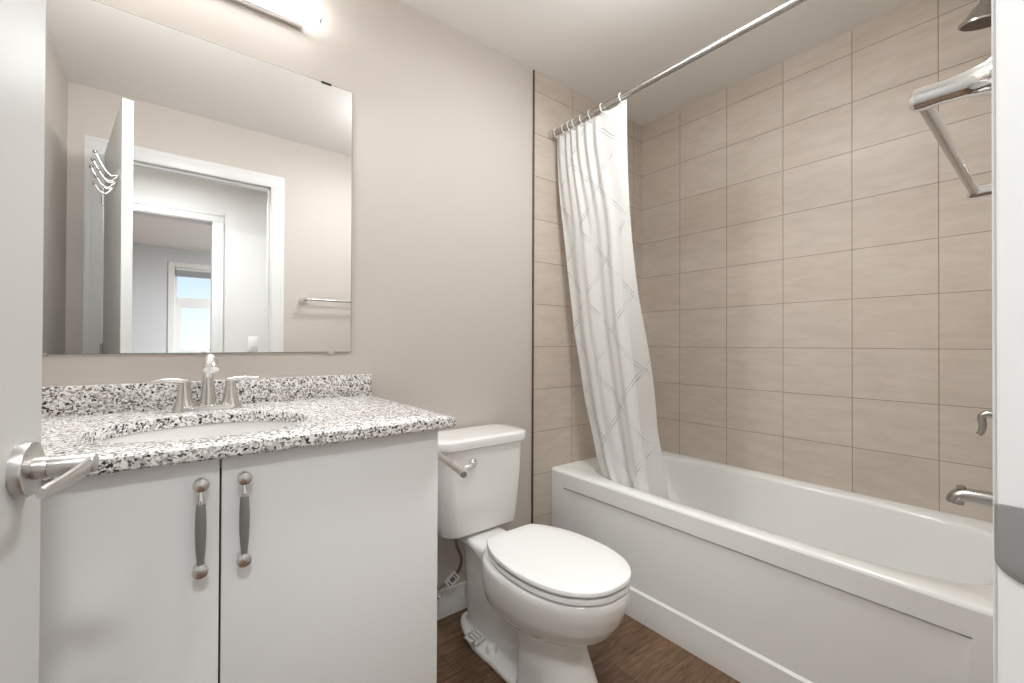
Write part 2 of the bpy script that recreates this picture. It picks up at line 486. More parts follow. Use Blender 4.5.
baseboard('baseboard_back', (.50, -.0005), (TX - .013, -.0005), (0, -1))
baseboard('baseboard_front', (OPR + .076, YF), (TX, YF), (0, 1))
baseboard('baseboard_hall', (HR + .076, HY), (3.1, HY), (0, 1))

# window
wf = MB()
cw = .07
for a, b in (((WX0 - cw, WZ0 - .01), (WX0, WZ1 + cw)), ((WX1, WZ0 - .01), (WX1 + cw, WZ1 + cw)), ((WX0, WZ1), (WX1, WZ1 + cw))):
    wf.box((a[0], RY, a[1]), (b[0], RY + .014, b[1]), .002, 1)
wf.box((WX0 - cw - .02, RY - .1, WZ0 - .03), (WX1 + cw + .02, RY + .045, WZ0), .004, 2)
for a, b in (((WX0, WZ0), (WX0 + .03, WZ1)), ((WX1 - .03, WZ0), (WX1, WZ1)), ((WX0 + .028, WZ1 - .03), (WX1 - .028, WZ1)), ((WX0 + .028, 1.64), (WX1 - .028, 1.73)), ((WX0 + .028, WZ0), (WX1 - .028, WZ0 + .04)),
             ((WX0 + .029, WZ0 + .038), (WX0 + .075, 1.642)), ((WX1 - .075, WZ0 + .038), (WX1 - .029, 1.642)), ((WX0 + .073, 1.6), (WX1 - .073, 1.642))):
    wf.box((a[0], RY - .10, a[1]), (b[0], RY - .05, b[1]))
win = struct('window_1', wf, M_TRIM)
g = MB(); g.box((WX0 + .02, RY - .078, WZ0 + .03), (WX1 - .02, RY - .074, WZ1 - .02)); g.build('pane', M_GLASS, win)
bl = thing('window_blind', 'grey blind pulled up to the top of the far window', 'blind', ((WX0 + WX1) / 2, RY - .03, WZ1 - .03))
q = MB(); q.box((WX0 + .01, RY - .045, WZ1 - .032), (WX1 - .01, RY - .01, WZ1 - .002), .003, 1); q.build('head_rail', M_TRIM, bl)
q = MB()
for k in range(7): q.box((WX0 + .012, RY - .045, WZ1 - .048 - .012 * k), (WX1 - .012, RY - .012, WZ1 - .039 - .012 * k), .002, 1)
q.build('slats', M_BLIND, bl)
# outside
q = MB(); q.box((-150, -300, -4.1), (150, -8, -4)); q.build('ground_outside', M_SNOW, kind='structure')
q = MB()
for k in range(90):
    x = -45 + k * 1.05 + random.uniform(-.4, .4); h = random.uniform(2.2, 4.9)
    q.lathe((x, -70 + random.uniform(-4, 4), -4), (0, 0, 1), [(0, .25), (h * .25, .9), (h * .6, 1.0), (h, .1)], 7)
o = q.build('distant_trees', M_TREE, kind='stuff'); tag(o, 'pale row of distant trees outside the far window', 'trees')

# ---------------------------------------------------------------- bathroom door (open, hinged on the left)
phi = math.asin((.277 - .1590) / .757)
dn = Vector((math.sin(phi), math.cos(phi), 0)); dx = Vector((math.cos(phi), -math.sin(phi), 0))
hinge = Vector((OPL, YF + .006, 0))
def dpt(t, k, z): return hinge + dn * t + dx * k + Vector((0, 0, z))     # along the slab, through the slab, up
DW, DT, DZ0, DZ1 = .757, .035, .012, 2.071
q = MB()
r2 = .0015
ring = [(r2, 0), (DW - r2, 0), (DW, r2), (DW, DT - r2), (DW - r2, DT), (r2, DT), (0, DT - r2), (0, r2)]
q.loft([[dpt(a, b, z) for a, b in ring] for z in (DZ0, DZ1)])
door = struct('door_1', q, M_DOOR)
# lever handle: rosette, neck and flat lever, one set on each face
HT, HZ = DW - .053, .955
for side, k0 in ((1, DT), (-1, 0)):
    ax = dx * side
    hq = MB(); hq.lathe(dpt(HT, k0, HZ), ax, [(0, .031), (.008, .031), (.0105, .030), (.0115, .0275), (.0118, .012)], 40)
    hq.lathe(dpt(HT, k0, HZ), ax, [(.0112, .0125), (.020, .0125), (.024, .0115)], 28)
    ro = hq.build('handle', M_SATIN, door)
    lv = MB()
    lv.lathe(dpt(HT, k0, HZ) + ax * .0235, ax, [(0, .0105), (.001, .0115), (.039, .0115), (.040, .011)], 28)
    c0 = dpt(HT, k0, HZ) + ax * .0575
    pts = []; rad = []; el = []
    for i in range(15):
        t = i / 14
        p_ = c0 + dn * (.010 - .128 * t) + ax * (.004 * math.sin(PI * t) - .002 * t * t)
        pts.append(p_); rad.append(.0108 * (1 - .42 * t) if 0 < i < 14 else .0085 * (1 - .4 * t)); el.append(.62)
    # flat bar: height .023, thickness .009
    rings = []
    for i, p_ in enumerate(pts):
        hh = rad[i]; tt = .0036
        rings.append([p_ + ax * (tt * math.cos(a)) * 1.0 + Vector((0, 0, hh * math.copysign(abs(math.sin(a)) ** .6, math.sin(a)))) for a in (2 * PI * n / 16 for n in range(16))])
    lv.loft(rings)
    lv.build('lever', M_SATIN, ro)
q = MB(); q.box((0, 0, -.028), (.0, 0, .028)) if False else None
q = MB()
for zc in (.25, 1.05, 1.85):
    q.tube([hinge + Vector((-.004, .004, zc - .045)), hinge + Vector((-.004, .004, zc + .045))], .006, 12)
q.build('hinge', M_SATIN, door)
q = MB(); lp = [dpt(DW + .0008, a, HZ + b) for a, b in ((.006, -.028), (.029, -.028), (.029, .028), (.006, .028))]
lp2 = [v - dn * .002 for v in lp]
q.loft([lp2, lp]); q.build('latch_plate', M_SATIN, door)

# coat hooks on the wall-side face of the door
hr = thing('coat_hook_rack', 'chrome double coat hooks on the open door, seen in the mirror', 'coat hooks', dpt(.52, -.006, 1.79))
q = MB()
def hp(t, out, z): return dpt(t, -out, z)
a, b = hp(.36, 0, 1.68), hp(.70, .006, 1.715)
ring = lambda t: [hp(t, 0, 1.775), hp(t, .005, 1.776), hp(t, .005, 1.804), hp(t, 0, 1.805)]
q.loft([ring(.38), ring(.69)]); q.build('rail', M_CHROME, hr)
for t in (.42, .53, .64):
    h = MB()
    h.tube(bez([hp(t, .004, 1.792), hp(t, .022, 1.786), hp(t, .044, 1.812), hp(t, .070, 1.868)], 6), .0034, 10)
    h.tube(bez([hp(t, .004, 1.786), hp(t, .022, 1.764), hp(t, .042, 1.770), hp(t, .060, 1.800)], 6), .0032, 10)
    for c in (hp(t, .070, 1.868), hp(t, .060, 1.800)):
        h.lathe(c - Vector((0, 0, .009)), (0, 0, 1), [(.009 - .0075 * math.cos(PI * i / 8), .0075 * math.sin(PI * i / 8)) for i in range(9)], 12)
    h.build('hook', M_ROD, hr)

# ---------------------------------------------------------------- mirror and its clips
q = MB(); q.box((XL + .002, -.0065, 1.069), (.4965, -.0005, 1.983), .0006, 1)
mir = q.build('wall_mirror', mat('mirror edge glass', srgb(110, 116, 110), .2), None)
tag(mir, 'large frameless rectangular mirror on the wall above the sink', 'mirror')
q = MB(); rr = .003
q.loft([[(XL + .003, -.0068, 1.0705), (.495, -.0068, 1.0705), (.495, -.0068, 1.9815), (XL + .003, -.0068, 1.9815)],
        [(XL + .003, -.0066, 1.0705), (.495, -.0066, 1.0705), (.495, -.0066, 1.9815), (XL + .003, -.0066, 1.9815)]])
q.build('reflective_face', M_MIRROR, mir)
for x, z, s, mm in ((.408, 1.9795, 1, M_BLACK), (.430, 1.0685, -1, M_NICKEL), (-.25, 1.9795, 1, M_BLACK), (-.25, 1.0685, -1, M_NICKEL)):
    c = MB(); c.box((x - .016, -.0095, z - .001), (x + .016, -.0003, z + .0055), .0008, 1) if s > 0 else c.box((x - .011, -.0095, z - .006), (x + .011, -.0003, z + .003), .0008, 1)
    c.build('clip', mm, mir)

# ---------------------------------------------------------------- vanity light above the mirror
LX0, LX1, LZ0, LZ1 = -.29, .362, 2.138, 2.26
vl = thing('vanity_light', 'lit white vanity bar light with chrome edge above the mirror', 'wall light', ((LX0 + LX1) / 2, 0, 2.18))
q = MB(); q.box((LX0, -.022, LZ0 - .006), (LX1 - .030, -.0005, LZ1 + .004), .002, 2); q.build('back_plate', M_CHROME, vl)
poly = [(LX0 + .004, -.022)]
for k in range(9):
    a = PI + (PI / 2) * k / 8; poly.append((LX0 + .04 + .05 * math.cos(a), -.062 + .05 * math.sin(a)))
for k in range(9):
    a = 1.5 * PI + (PI / 2) * k / 8; poly.append((LX1 - .04 + .05 * math.cos(a), -.062 + .05 * math.sin(a)))
poly.append((LX1 - .028, -.022))
q = MB(); q.loft([[(x, y, LZ0 + .002 + (-.022 - y) * .3) for x, y in poly], [(x, y, LZ1 - .004) for x, y in poly]]); q.build('shade', M_SHADE, vl)
q = MB()
ends = [(LX1 - .030, -.020)] + [(LX1 - .04 + .0505 * math.cos(a), -.062 + .0505 * math.sin(a)) for a in (0.25, 0, -.25, -.5)]
rings = [[(x, y, LZ0 - .006 + (-.022 - y) * .3), (x + .004, y - .001, LZ0 - .006 + (-.022 - y) * .3), (x + .004, y - .001, LZ0 + .006 + (-.022 - y) * .3), (x, y, LZ0 + .006 + (-.022 - y) * .3)] for x, y in ends]
q.loft(rings); q.build('end_trim', M_CHROME, vl)

# flush fixtures added out of frame to house the fill lights
for nm, lab, x, y in (('added_fill_lamp', 'added round fill lamp on the bathroom ceiling', 1.05, -.84), ('added_fill_lamp', 'added round fill lamp on the hallway ceiling near the bathroom doorway', -.05, -1.86), ('added_fill_lamp', 'added round fill lamp on the left part of the hallway ceiling', -1.35, -2.1), ('added_fill_lamp', 'added round fill lamp on the right part of the hallway ceiling', 1.6, -2.1), ('added_fill_lamp', 'added round fill lamp on the bedroom ceiling', 1.7, -4.1)):
    t = thing(nm, lab, 'added fill light', (x, y, CZ))
    q = MB(); q.lathe((x, y, CZ - .0005), (0, 0, -1), [(0, .15), (.02, .15), (.026, .145)], 36); q.build('base', M_TRIM, t)
    q = MB(); q.lathe((x, y, CZ - .026), (0, 0, -1), [(0, .138), (.018, .13), (.033, .09), (.04, .03), (.041, .001)], 36); q.build('fill_glass', M_FILL, t)

# ---------------------------------------------------------------- vanity
VY = -.578
van = thing('vanity_cabinet', 'white two door vanity cabinet under the granite counter', 'cabinet', (.06, -.3, 0))
q = MB()
q.box((XL + .004, VY + .022, .10), (XL + .02, -.004, .888)); q.box((.512, VY + .020, .0), (.530, -.004, .888), .001, 1)
q.box((XL + .004, VY + .022, .10), (.53, -.004, .118)); q.box((XL + .004, -.02, .1), (.53, -.004, .888))
q.box((XL + .02, VY + .022, .845), (.512, VY + .06, .888)); q.box((XL + .004, VY + .07, .0), (.512, VY + .085, .10))
q.box((XL + .004, VY + .003, .02), (-.385, VY + .022, .888), .001, 1)
q.build('body', M_CAB, van)
q = MB(); q.box((-.385, VY + .0205, .10), (.512, VY + .0235, .86)); q.build('gap_shade', M_GAP, van)  # dark sheet behind the doors stands in for shade in their gaps
for x0, x1, xh in ((-.383, .0728, .0435), (.0762, .5300, .1105)):
    d = MB(); d.box((x0, VY, .012), (x1, VY + .019, .8865), .0015, 2)
    dd = d.build('door', M_CAB, van)
    zt, zb = (.8445, .6915)
    fy = VY
    h = MB(); h.tube([(xh, fy - .0225, zt - .006), (xh, fy - .0225, zb + .006)], .0036, 12); hh = h.build('handle', M_NICKEL, dd)
    for zc in (zt, zb):
        h = MB(); h.lathe((xh, fy, zc), (0, -1, 0), [(0, .0095), (.003, .0085), (.010, .0065), (.017, .0075), (.019, .0115), (.023, .0128), (.027, .0115), (.0285, .007), (.029, .001)], 24); h.build('knob', M_NICKEL, hh)
    g = MB(); L = zt - zb
    g.lathe((xh, fy - .0225, zt - .006), (0, 0, -1), [(0, .0045), (.012, .0052), (.020, .0066), (.0205, .0074), (.024, .0074), (.0245, .006), (.028, .006)], 20); g.build('collar', M_CHROME, hh); g = MB()
    g.lathe((xh, fy - .0225, zb + .014), (0, 0, -1), [(0, .0045), (.008, .006), (.012, .004)], 20)
    g.build('collar', M_CHROME, hh)
    sp = MB(); rings = []
    n = 40
    for i in range(21):
        t = i / 20; rr = .0056 + .0030 * math.sin(PI * min(1, .12 + t * .95)) ** .8
        zc = zt - .033 + (zb + .013 - (zt - .033)) * t
        rings.append([(xh + rr * (1 - .06 * (k % 4 == 0)) * math.cos(2 * PI * k / n), fy - .0225 + rr * (1 - .06 * (k % 4 == 0)) * math.sin(2 * PI * k / n), zc) for k in range(n)])
    sp.loft(rings); sp.build('grip', M_PEWTER, hh, smooth=60)

# countertop with the oval cut-out
CT0, CT1 = .889, .915
CX0, CX1, CY0, CY1 = XL + .002, .563, -.609, -.001
SX, SY, SA, SB = .068, -.352, .205, .168
ct = MB(); bm = ct.bm
N = 64
def hole(z, e=0.0): return [(SX + (SA + e) * math.cos(2 * PI * k / N), SY + (SB + e) * math.sin(2 * PI * k / N), z) for k in range(N)]
def outer(z, e=0.0):
    pts = []
    for k in range(N):
        a = 2 * PI * k / N; c, s_ = math.cos(a), math.sin(a)
        x0, x1, y0, y1 = CX0 + 0, CX1 - e, CY0 + e, CY1
        tx = ((x1 - SX) / c if c > 1e-9 else (x0 - SX) / c if c < -1e-9 else 1e9); ty = ((y1 - SY) / s_ if s_ > 1e-9 else (y0 - SY) / s_ if s_ < -1e-9 else 1e9)
        t = min(tx, ty); pts.append([SX + c * t, SY + s_ * t, z])
    for X, Y in ((CX0, y0), (x1, y0), (CX0, CY1), (x1, CY1)):      # snap the nearest to the corners
        i = min(range(N), key=lambda i: (pts[i][0] - X) ** 2 + (pts[i][1] - Y) ** 2); pts[i][0] = X; pts[i][1] = Y
    return pts
R = ct.loft([hole(CT0), hole(CT1 - .003), hole(CT1 - .0008, .001), hole(CT1, .003), outer(CT1, .005), outer(CT1 - .0015, .0015), outer(CT1 - .005, 0), outer(CT0 + .004, 0), outer(CT0, .004)], False, False)
for k in range(N): bm.faces.new((R[-1][k], R[-1][(k + 1) % N], R[0][(k + 1) % N], R[0][k]))
counter = ct.build('granite_countertop', M_GRAN, None, 30)
tag(counter, 'speckled black and white granite countertop on the white vanity', 'countertop')
q = MB(); q.box((CX0, -.021, CT1 - .0005), (.566, -.0005, .9895), .0025, 2); q.build('backsplash', M_GRAN, counter)

# basin hung under the counter
sk = MB()
sec = [(-.0, .004, 1), (-.012, .001, 1), (-.05, -.008, 1), (-.09, -.03, 1), (-.12, -.062, 1), (-.138, -.10, 1), (-.145, -.14, 1)]
inn = [[(SX + (SA + e) * math.cos(2 * PI * k / N), SY + (SB + e) * math.sin(2 * PI * k / N), CT0 + z - .0012) for k in range(N)] for z, e, _ in sec]
out = [[(SX + (SA + e + .012) * math.cos(2 * PI * k / N), SY + (SB + e + .012) * math.sin(2 * PI * k / N), CT0 + z - .0012 - (.0 if i == 0 else .010)) for k in range(N)] for i, (z, e, _) in enumerate(sec)]
sk.loft(list(reversed(out)) + inn)
sink = sk.build('sink_basin', M_PORC); tag(sink, 'white oval undermount sink basin set below the granite', 'sink')
q = MB(); q.lathe((SX, SY, CT0 - .1465), (0, 0, 1), [(0, .024), (.003, .024), (.0045, .020), (.004, .001)], 28); q.build('drain', M_CHROME, sink)

# faucet
FX, FY = .081, -.092
fa = thing('faucet', 'brushed nickel two handle faucet behind the sink', 'faucet', (FX, FY, CT1))
q = MB()
def pill(hx, hy, z): return [(x, y, z) for x, y in rrect(FX, FY, hx, hy, hy * .98, 8)]
q.loft([pill(.079, .027, CT1 + .0003), pill(.079, .027, CT1 + .008), pill(.076, .024, CT1 + .013), pill(.070, .019, CT1 + .015)]); q.build('base_plate', M_NICKEL, fa)
q = MB()
path = bez([(FX, FY, CT1 + .012), (FX, FY - .001, CT1 + .05), (FX, FY - .004, CT1 + .095), (FX, FY - .024, CT1 + .136), (FX, FY - .058, CT1 + .146), (FX, FY - .088, CT1 + .136), (FX, FY - .102, CT1 + .118)], 8)
n = len(path)
rad = [.021 - .011 * min(1, (i / n) * 2.4) + (.0035 * max(0, (i / n - .62) / .38) ** 1) for i in range(n)]
q.tube(path, rad, 24)
q.build('spout', M_NICKEL, fa)
q = MB(); tip = path[-1]; dr = (path[-1] - path[-3]).normalized()
q.lathe(tip - dr * .034, dr, [(0, .012), (.008, .0145), (.02, .0165), (.036, .0180), (.038, .0172), (.0382, .012)], 28); q.build('spout_head', M_NICKEL, fa)
q = MB(); q.tube([(FX, FY + .024, CT1 + .01), (FX, FY + .024, CT1 + .135)], .003, 10); q.lathe((FX, FY + .024, CT1 + .132), (0, 0, 1), [(0, .003), (.004, .0065), (.010, .0065), (.014, .004)], 14); q.build('lift_rod', M_NICKEL, fa)
for s in (-1, 1):
    hx = FX + s * .052
    q = MB(); q.lathe((hx, FY, CT1 + .012), (0, 0, 1), [(-.008, .027), (0, .025), (.006, .022), (.02, .0185), (.042, .0150), (.056, .0135), (.060, .0138), (.066, .0130), (.071, .010), (.073, .004)], 26)
    hb = q.build('handle', M_NICKEL, fa)
    q = MB(); rings = []
    for i in range(15):
        t = i / 14
        c = Vector((hx + s * (-.008 + .086 * t), FY - .010 * math.sin(PI * t) * .6, CT1 + .078 + .007 * math.sin(PI * t * .9) - .001 * t))
        wy = .0105 * (1 - .25 * t) * (1 if i < 13 else .6 if i == 13 else .2); hz = .0088 * (1 - .5 * t) * (1 if i < 14 else .4)
        rings.append([c + Vector((0, wy * math.cos(a), hz * math.sin(a))) for a in (2 * PI * k / 16 for k in range(16))])
    q.loft(rings); q.build('lever', M_NICKEL, hb)

# toilet paper bar on the side of the vanity
tp = thing('toilet_paper_holder', 'empty metal toilet paper bar beside the tank on the vanity side', 'paper holder', (.532, -.30, .74))
A, B = Vector((.672, -.30, .7485)), Vector((.617, -.560, .7500))
d = (B - A).normalized()
q = MB(); q.tube([A - d * .03, A, B], .0085, 18); q.build('bar', M_CHROME, tp)
q = MB(); q.lathe(B - d * .001, d, [(0, .0088), (.003, .0088), (.004, .0075)], 18); q.build('end_cap', M_PEWTER, tp)
q = MB(); q.lathe((.5285, A.y + .02, .7485), (1, 0, 0), [(0, .024), (.006, .024), (.009, .012), (.013, .009), (A.x - .5305 + .006, .009)], 24); q.build('post', M_CHROME, tp)

# ---------------------------------------------------------------- toilet
TC = .940
def P3(u, v, z): return (TC + u + .008 * max(0, min(1, (v - .25) / .08)) + max(0, v - .25) * .04, -v, z)     # bowl set a touch askew
def egg(w, vf, vb, vc=None, n=48, sq=2.6, z=0.0, pf=2.1):
    """closed outline: rounded front (towards the camera), squarer back"""
    vc = vb + (vf - vb) * .48 if vc is None else vc
    pts = []
    for k in range(n):
        a = 2 * PI * k / n; c, s = math.cos(a), math.sin(a)
        if s >= 0:  x = w * math.copysign(abs(c) ** (2 / pf), c); v = vc + (vf - vc) * abs(s) ** (2 / pf)
        else:       x = w * math.copysign(abs(c) ** (2 / sq), c); v = vc - (vc - vb) * abs(s) ** (2 / sq)
        pts.append(P3(x, v, z))
    return pts
toi = thing('toilet', 'white two piece toilet with closed oval lid beside the bathtub', 'toilet', (TC, -.4, 0))
q = MB()
# bowl
q.loft([egg(.092, .620, .34, .46, z=.200), egg(.102, .650, .32, .47, z=.222), egg(.132, .708, .30, .49, z=.238), egg(.155, .752, .30, .51, z=.265), egg(.170, .779, .30, .52, z=.305), egg(.177, .795, .30, .53, z=.345),
        egg(.179, .800, .30, .54, z=.375), egg(.176, .797, .30, .54, z=.392), egg(.169, .79, .31, .54, z=.397)])
# front pedestal, flaring towards the floor
q.loft([egg(.104, .735, .475, .55, z=.0, sq=7, pf=2.3), egg(.102, .725, .475, .55, z=.03, sq=7, pf=2.3), egg(.097, .690, .475, .55, z=.09, sq=7, pf=2.3), egg(.094, .660, .475, .54, z=.15, sq=7, pf=2.2), egg(.094, .650, .46, .54, z=.21, sq=7, pf=2.2)])
# deck that carries the tank, its underside sweeping down into the bowl
def deck(v, hw, zb, zt): return [P3(x, v, z) for x, z in rrect(0, (zb + zt) / 2, hw, (zt - zb) / 2, min(.02, (zt - zb) * .45), 4)]
q.loft([deck(.03, .078, .352, .386), deck(.12, .084, .350, .386), deck(.20, .084, .352, .386), deck(.25, .086, .345, .386), deck(.29, .092, .325, .386), deck(.33, .106, .285, .394), deck(.37, .118, .24, .398), deck(.44, .120, .20, .39)])
# trapway and rear foot
q.loft([egg(.040, .50, .10, .22, z=0, sq=3), egg(.042, .50, .105, .22, z=.12, sq=3), egg(.052, .46, .10, .2, z=.25, sq=3), egg(.056, .42, .09, .2, z=.36, sq=3)])
q.loft([egg(.098, .60, .058, .42, z=0.0, sq=2.1), egg(.098, .60, .058, .42, z=.020, sq=2.1), egg(.091, .58, .066, .42, z=.027, sq=2.1)])
q.loft([egg(.060, .56, .11, .42, z=.02, sq=2.2), egg(.047, .54, .13, .42, z=.034, sq=2.2), egg(.040, .5, .14, .40, z=.06, sq=2.2)])
body = q.build('bowl', M_PORC, toi)
md = body.modifiers.new('remesh', 'REMESH'); md.mode = 'VOXEL'; md.voxel_size = .005; md.use_smooth_shade = True
md = body.modifiers.new('smooth', 'SMOOTH'); md.iterations = 16; md.factor = .6
# bolt caps on the foot
for s in (-1, 1):
    q = MB(); q.lathe(P3(s * .064, .318, .026), (0, 0, 1), [(0, .020), (.012, .0195), (.022, .0155), (.0255, .007), (.026, .001)], 22); q.build('bolt_cap', M_PLAST, toi)
# seat ring and lid
def seat_shape(e, z):
    half = [(.0, .331), (.060, .331), (.092, .334), (.108, .345), (.128, .375), (.152, .430), (.166, .495), (.171, .565), (.165, .638), (.143, .709), (.104, .762), (.054, .792), (0, .799)]
    ctl = half + [(-x, v) for x, v in reversed(half[1:-1])]
    n = len(ctl); pts = []
    for k in range(n):
        p0, p1, p2, p3 = (Vector((*ctl[(k + d) % n], 0)) for d in (-1, 0, 1, 2))
        for h in range(6):
            t = h / 6
            p = .5 * ((2 * p1) + (p2 - p0) * t + (2 * p0 - 5 * p1 + 4 * p2 - p3) * t * t + (3 * p1 - p0 - 3 * p2 + p3) * t ** 3)
            c = Vector((0, .565, 0)); dv = p - c; L_ = dv.length
            p = c + dv * ((L_ - e) / L_); pts.append(P3(p.x, p.y, z))
    return pts
def slab(z0, z1, e, rb=.004, dome=0):
    q = MB()
    q.loft([seat_shape(e + rb, z0), seat_shape(e, z0 + rb), seat_shape(e, z1 - rb), seat_shape(e + rb * .4, z1 - rb * .35), seat_shape(e + rb * 1.4, z1), seat_shape(e + .05, z1 + dome * .7), seat_shape(e + .09, z1 + dome)])
    return q
slab(.3985, .4155, .003).build('seat', M_SEAT, toi)
slab(.4200, .4385, .0, .006, .002).build('lid', M_SEAT, toi)
q = MB()
for s in (-1, 1):
    q = MB(); q.box(P3(s * .056 - .018, .306, .3965), P3(s * .056 + .018, .338, .424), .006, 3); q.build('seat_hinge', M_SEAT, toi)
# bumpers between lid and seat
for u, v in ((-.085, .755), (.085, .755)):
    q = MB(); q.box(P3(u - .012, v - .006, .4150), P3(u + .012, v + .006, .4204), .001, 1); q.build('bumper', M_SEAT, toi)
# tank
def tsec(z, hw, vb, vf, r=.055, bow=.012):
    pts = []
    for x, y in rrect(0, (vb + vf) / 2, hw, (vf - vb) / 2, r, 8):
        k = max(0, (y - (vb + vf) / 2) / ((vf - vb) / 2)); y += bow * k * (1 - (x / hw) ** 2)
        pts.append(P3(x, y, z))
    return pts
q = MB()
q.loft([tsec(.3865, .135, .05, .165, .045), tsec(.390, .155, .035, .188, .045), tsec(.400, .164, .028, .198, .045), tsec(.43, .169, .025, .203, .045), tsec(.58, .181, .022, .207, .045), tsec(.716, .190, .02, .210, .045)])
tank = q.build('tank', M_PORC, toi)
q = MB()
q.loft([tsec(.7155, .200, .013, .216, .055), tsec(.7185, .208, .010, .221, .055), tsec(.738, .210, .009, .223, .055), tsec(.747, .207, .011, .220, .055), tsec(.7515, .199, .018, .212, .05), tsec(.753, .17, .03, .19, .045)])
q.build('tank_lid', M_PORC, toi)
q = MB()
lvv = .2165
q.lathe(P3(-.068, lvv - .004, .664), (0, -1, 0), [(0, .0165), (.006, .0165), (.010, .014), (.013, .009)], 24)
q.tube(bez([P3(-.068, lvv + .012, .664), P3(-.085, lvv + .016, .662), P3(-.118, lvv + .014, .657)], 6), [.0075, .0074, .0072, .007, .0068, .0066, .0064, .0062, .006, .0058, .0056, .0054, .004], 14)
q.build('flush_lever', M_CHROME, toi)

# slotted plastic piece lying on the toilet foot
pc = thing('slotted_shim', 'small white slotted plastic shim lying on the toilet foot', 'plastic shim', P3(-.066, .235, .028))
def rotz(p, c, a):
    x, y = p[0] - c[0], p[1] - c[1]; return (c[0] + x * math.cos(a) - y * math.sin(a), c[1] + x * math.sin(a) + y * math.cos(a))
q = MB(); c = (TC - .058, -.230); L, Wd = .038, .029
cells = []
for x0, x1 in ((-L, -L + .010), (-.020, -.012), (-.004, .004), (.012, L)):
    cells.append(((x0, -Wd), (x1, Wd)))
cells += [((-L, -Wd), (L, -Wd + .012)), ((-L, Wd - .006), (L, Wd))]
for a, b in cells:
    poly = [rotz((c[0] + x, c[1] + y), c, math.radians(8)) for x, y in ((a[0], a[1]), (b[0], a[1]), (b[0], b[1]), (a[0], b[1]))]
    q.prism(poly, .0330, .0395)
q.build('plate', M_PLAST, pc)
q = MB(); poly = [rotz((c[0] + x, c[1] + y), c, math.radians(8)) for x, y in ((-.038, -.031), (.038, -.031), (.038, -.0285), (-.038, -.0285))]
q.prism(poly, .0330, .046); q.build('lip', M_PLAST, pc)

# water supply hose with its tag
ws = thing('water_supply_line', 'braided toilet supply hose and shutoff valve with white paper tag', 'supply line', (.80, -.04, .15))
q = MB(); q.tube(bez([(.866, -.095, .405), (.868, -.092, .37), (.884, -.085, .31), (.908, -.078, .25), (.902, -.07, .205), (.868, -.065, .175), (.812, -.06, .155)], 8), .0062, 14); q.build('hose', M_HOSE, ws)
q = MB(); q.lathe((.866, -.095, .385), (0, 0, 1), [(0, .011), (.02, .0125), (.0225, .010)], 8); q.lathe((.800, -.0005, .15), (0, -1, 0), [(0, .022), (.003, .022), (.006, .01), (.04, .01), (.042, .013), (.07, .013), (.072, .01)], 20); q.build('valve', M_CHROME, ws)
q = MB(); q.lathe((.800, -.072, .15), (0, -1, 0), [(0, .006), (.008, .006), (.009, .016), (.018, .016), (.02, .012)], 18); q.build('valve_knob', M_CHROME, ws)
q = MB()
tc_ = Vector((.862, -.085, .185)); tu = Vector((.78, -.1, .62)).normalized(); tn = Vector((.15, -.95, .2)).normalized(); tv = tn.cross(tu).normalized()
def tagq(a, b, k): return tc_ + tu * a + tv * b + tn * k
q.loft([[tagq(a, b, k) for a, b in ((-.026, -.021), (.026, -.021), (.026, .021), (-.026, .021))] for k in (0, .0012)])
pt = q.build('paper_tag', M_PLAST, ws)
q = MB()
for a0, a1, b0, b1 in ((-.008, .010, -.011, .009), (.014, .019, -.012, .012), (-.019, -.014, -.014, .005)):
    q.loft([[tagq(a, b, k) for a, b in ((a0, b0), (a1, b0), (a1, b1), (a0, b1))] for k in (.0013, .0016)])
q.build('tag_print', M_GREYP, pt)

# ---------------------------------------------------------------- bathtub
BX0, BX1, BY0, BY1, BZ = 1.464, XR - .001, -.0072, YF + .0072, .4985
tub = MB(); bm = tub.bm
NB = 96
icx, icy = (1.530 + 2.135) / 2, (-.115 - 1.455) / 2
def basin(z, ix0, ix1, iyL, iyR, ex):
    cx, cy, hx, hy = (ix0 + ix1) / 2, (iyL + iyR) / 2, (ix1 - ix0) / 2, abs(iyL - iyR) / 2
    pts = []
    for k in range(NB):
        a = 2 * PI * k / NB; c, s = math.cos(a), math.sin(a)
        pts.append((cx + hx * math.copysign(abs(c) ** (2 / ex), c), cy + hy * math.copysign(abs(s) ** (2 / ex), s), z))
    return pts
def orect(z, e=0):
    cx, cy = (BX0 + BX1) / 2, (BY0 + BY1) / 2; pts = []
    inner = basin(z, 1.530, 2.135, -.115, -1.455, 4.5)
    x0, x1, y1, y0 = BX0 + e, BX1, BY0, BY1
    for p in inner:
        dxx, dyy = p[0] - cx, p[1] - cy
        tx = ((x1 - cx) / dxx if dxx > 1e-9 else (x0 - cx) / dxx if dxx < -1e-9 else 1e9); ty = ((y1 - cy) / dyy if dyy > 1e-9 else (y0 - cy) / dyy if dyy < -1e-9 else 1e9)
        t = min(tx, ty); pts.append([cx + dxx * t, cy + dyy * t, z])
    for X, Y in ((x0, y0), (x0, y1), (x1, y0), (x1, y1)):
        i = min(range(NB), key=lambda i: (pts[i][0] - X) ** 2 + (pts[i][1] - Y) ** 2); pts[i][0] = X; pts[i][1] = Y
    return pts
e_ = 4.5
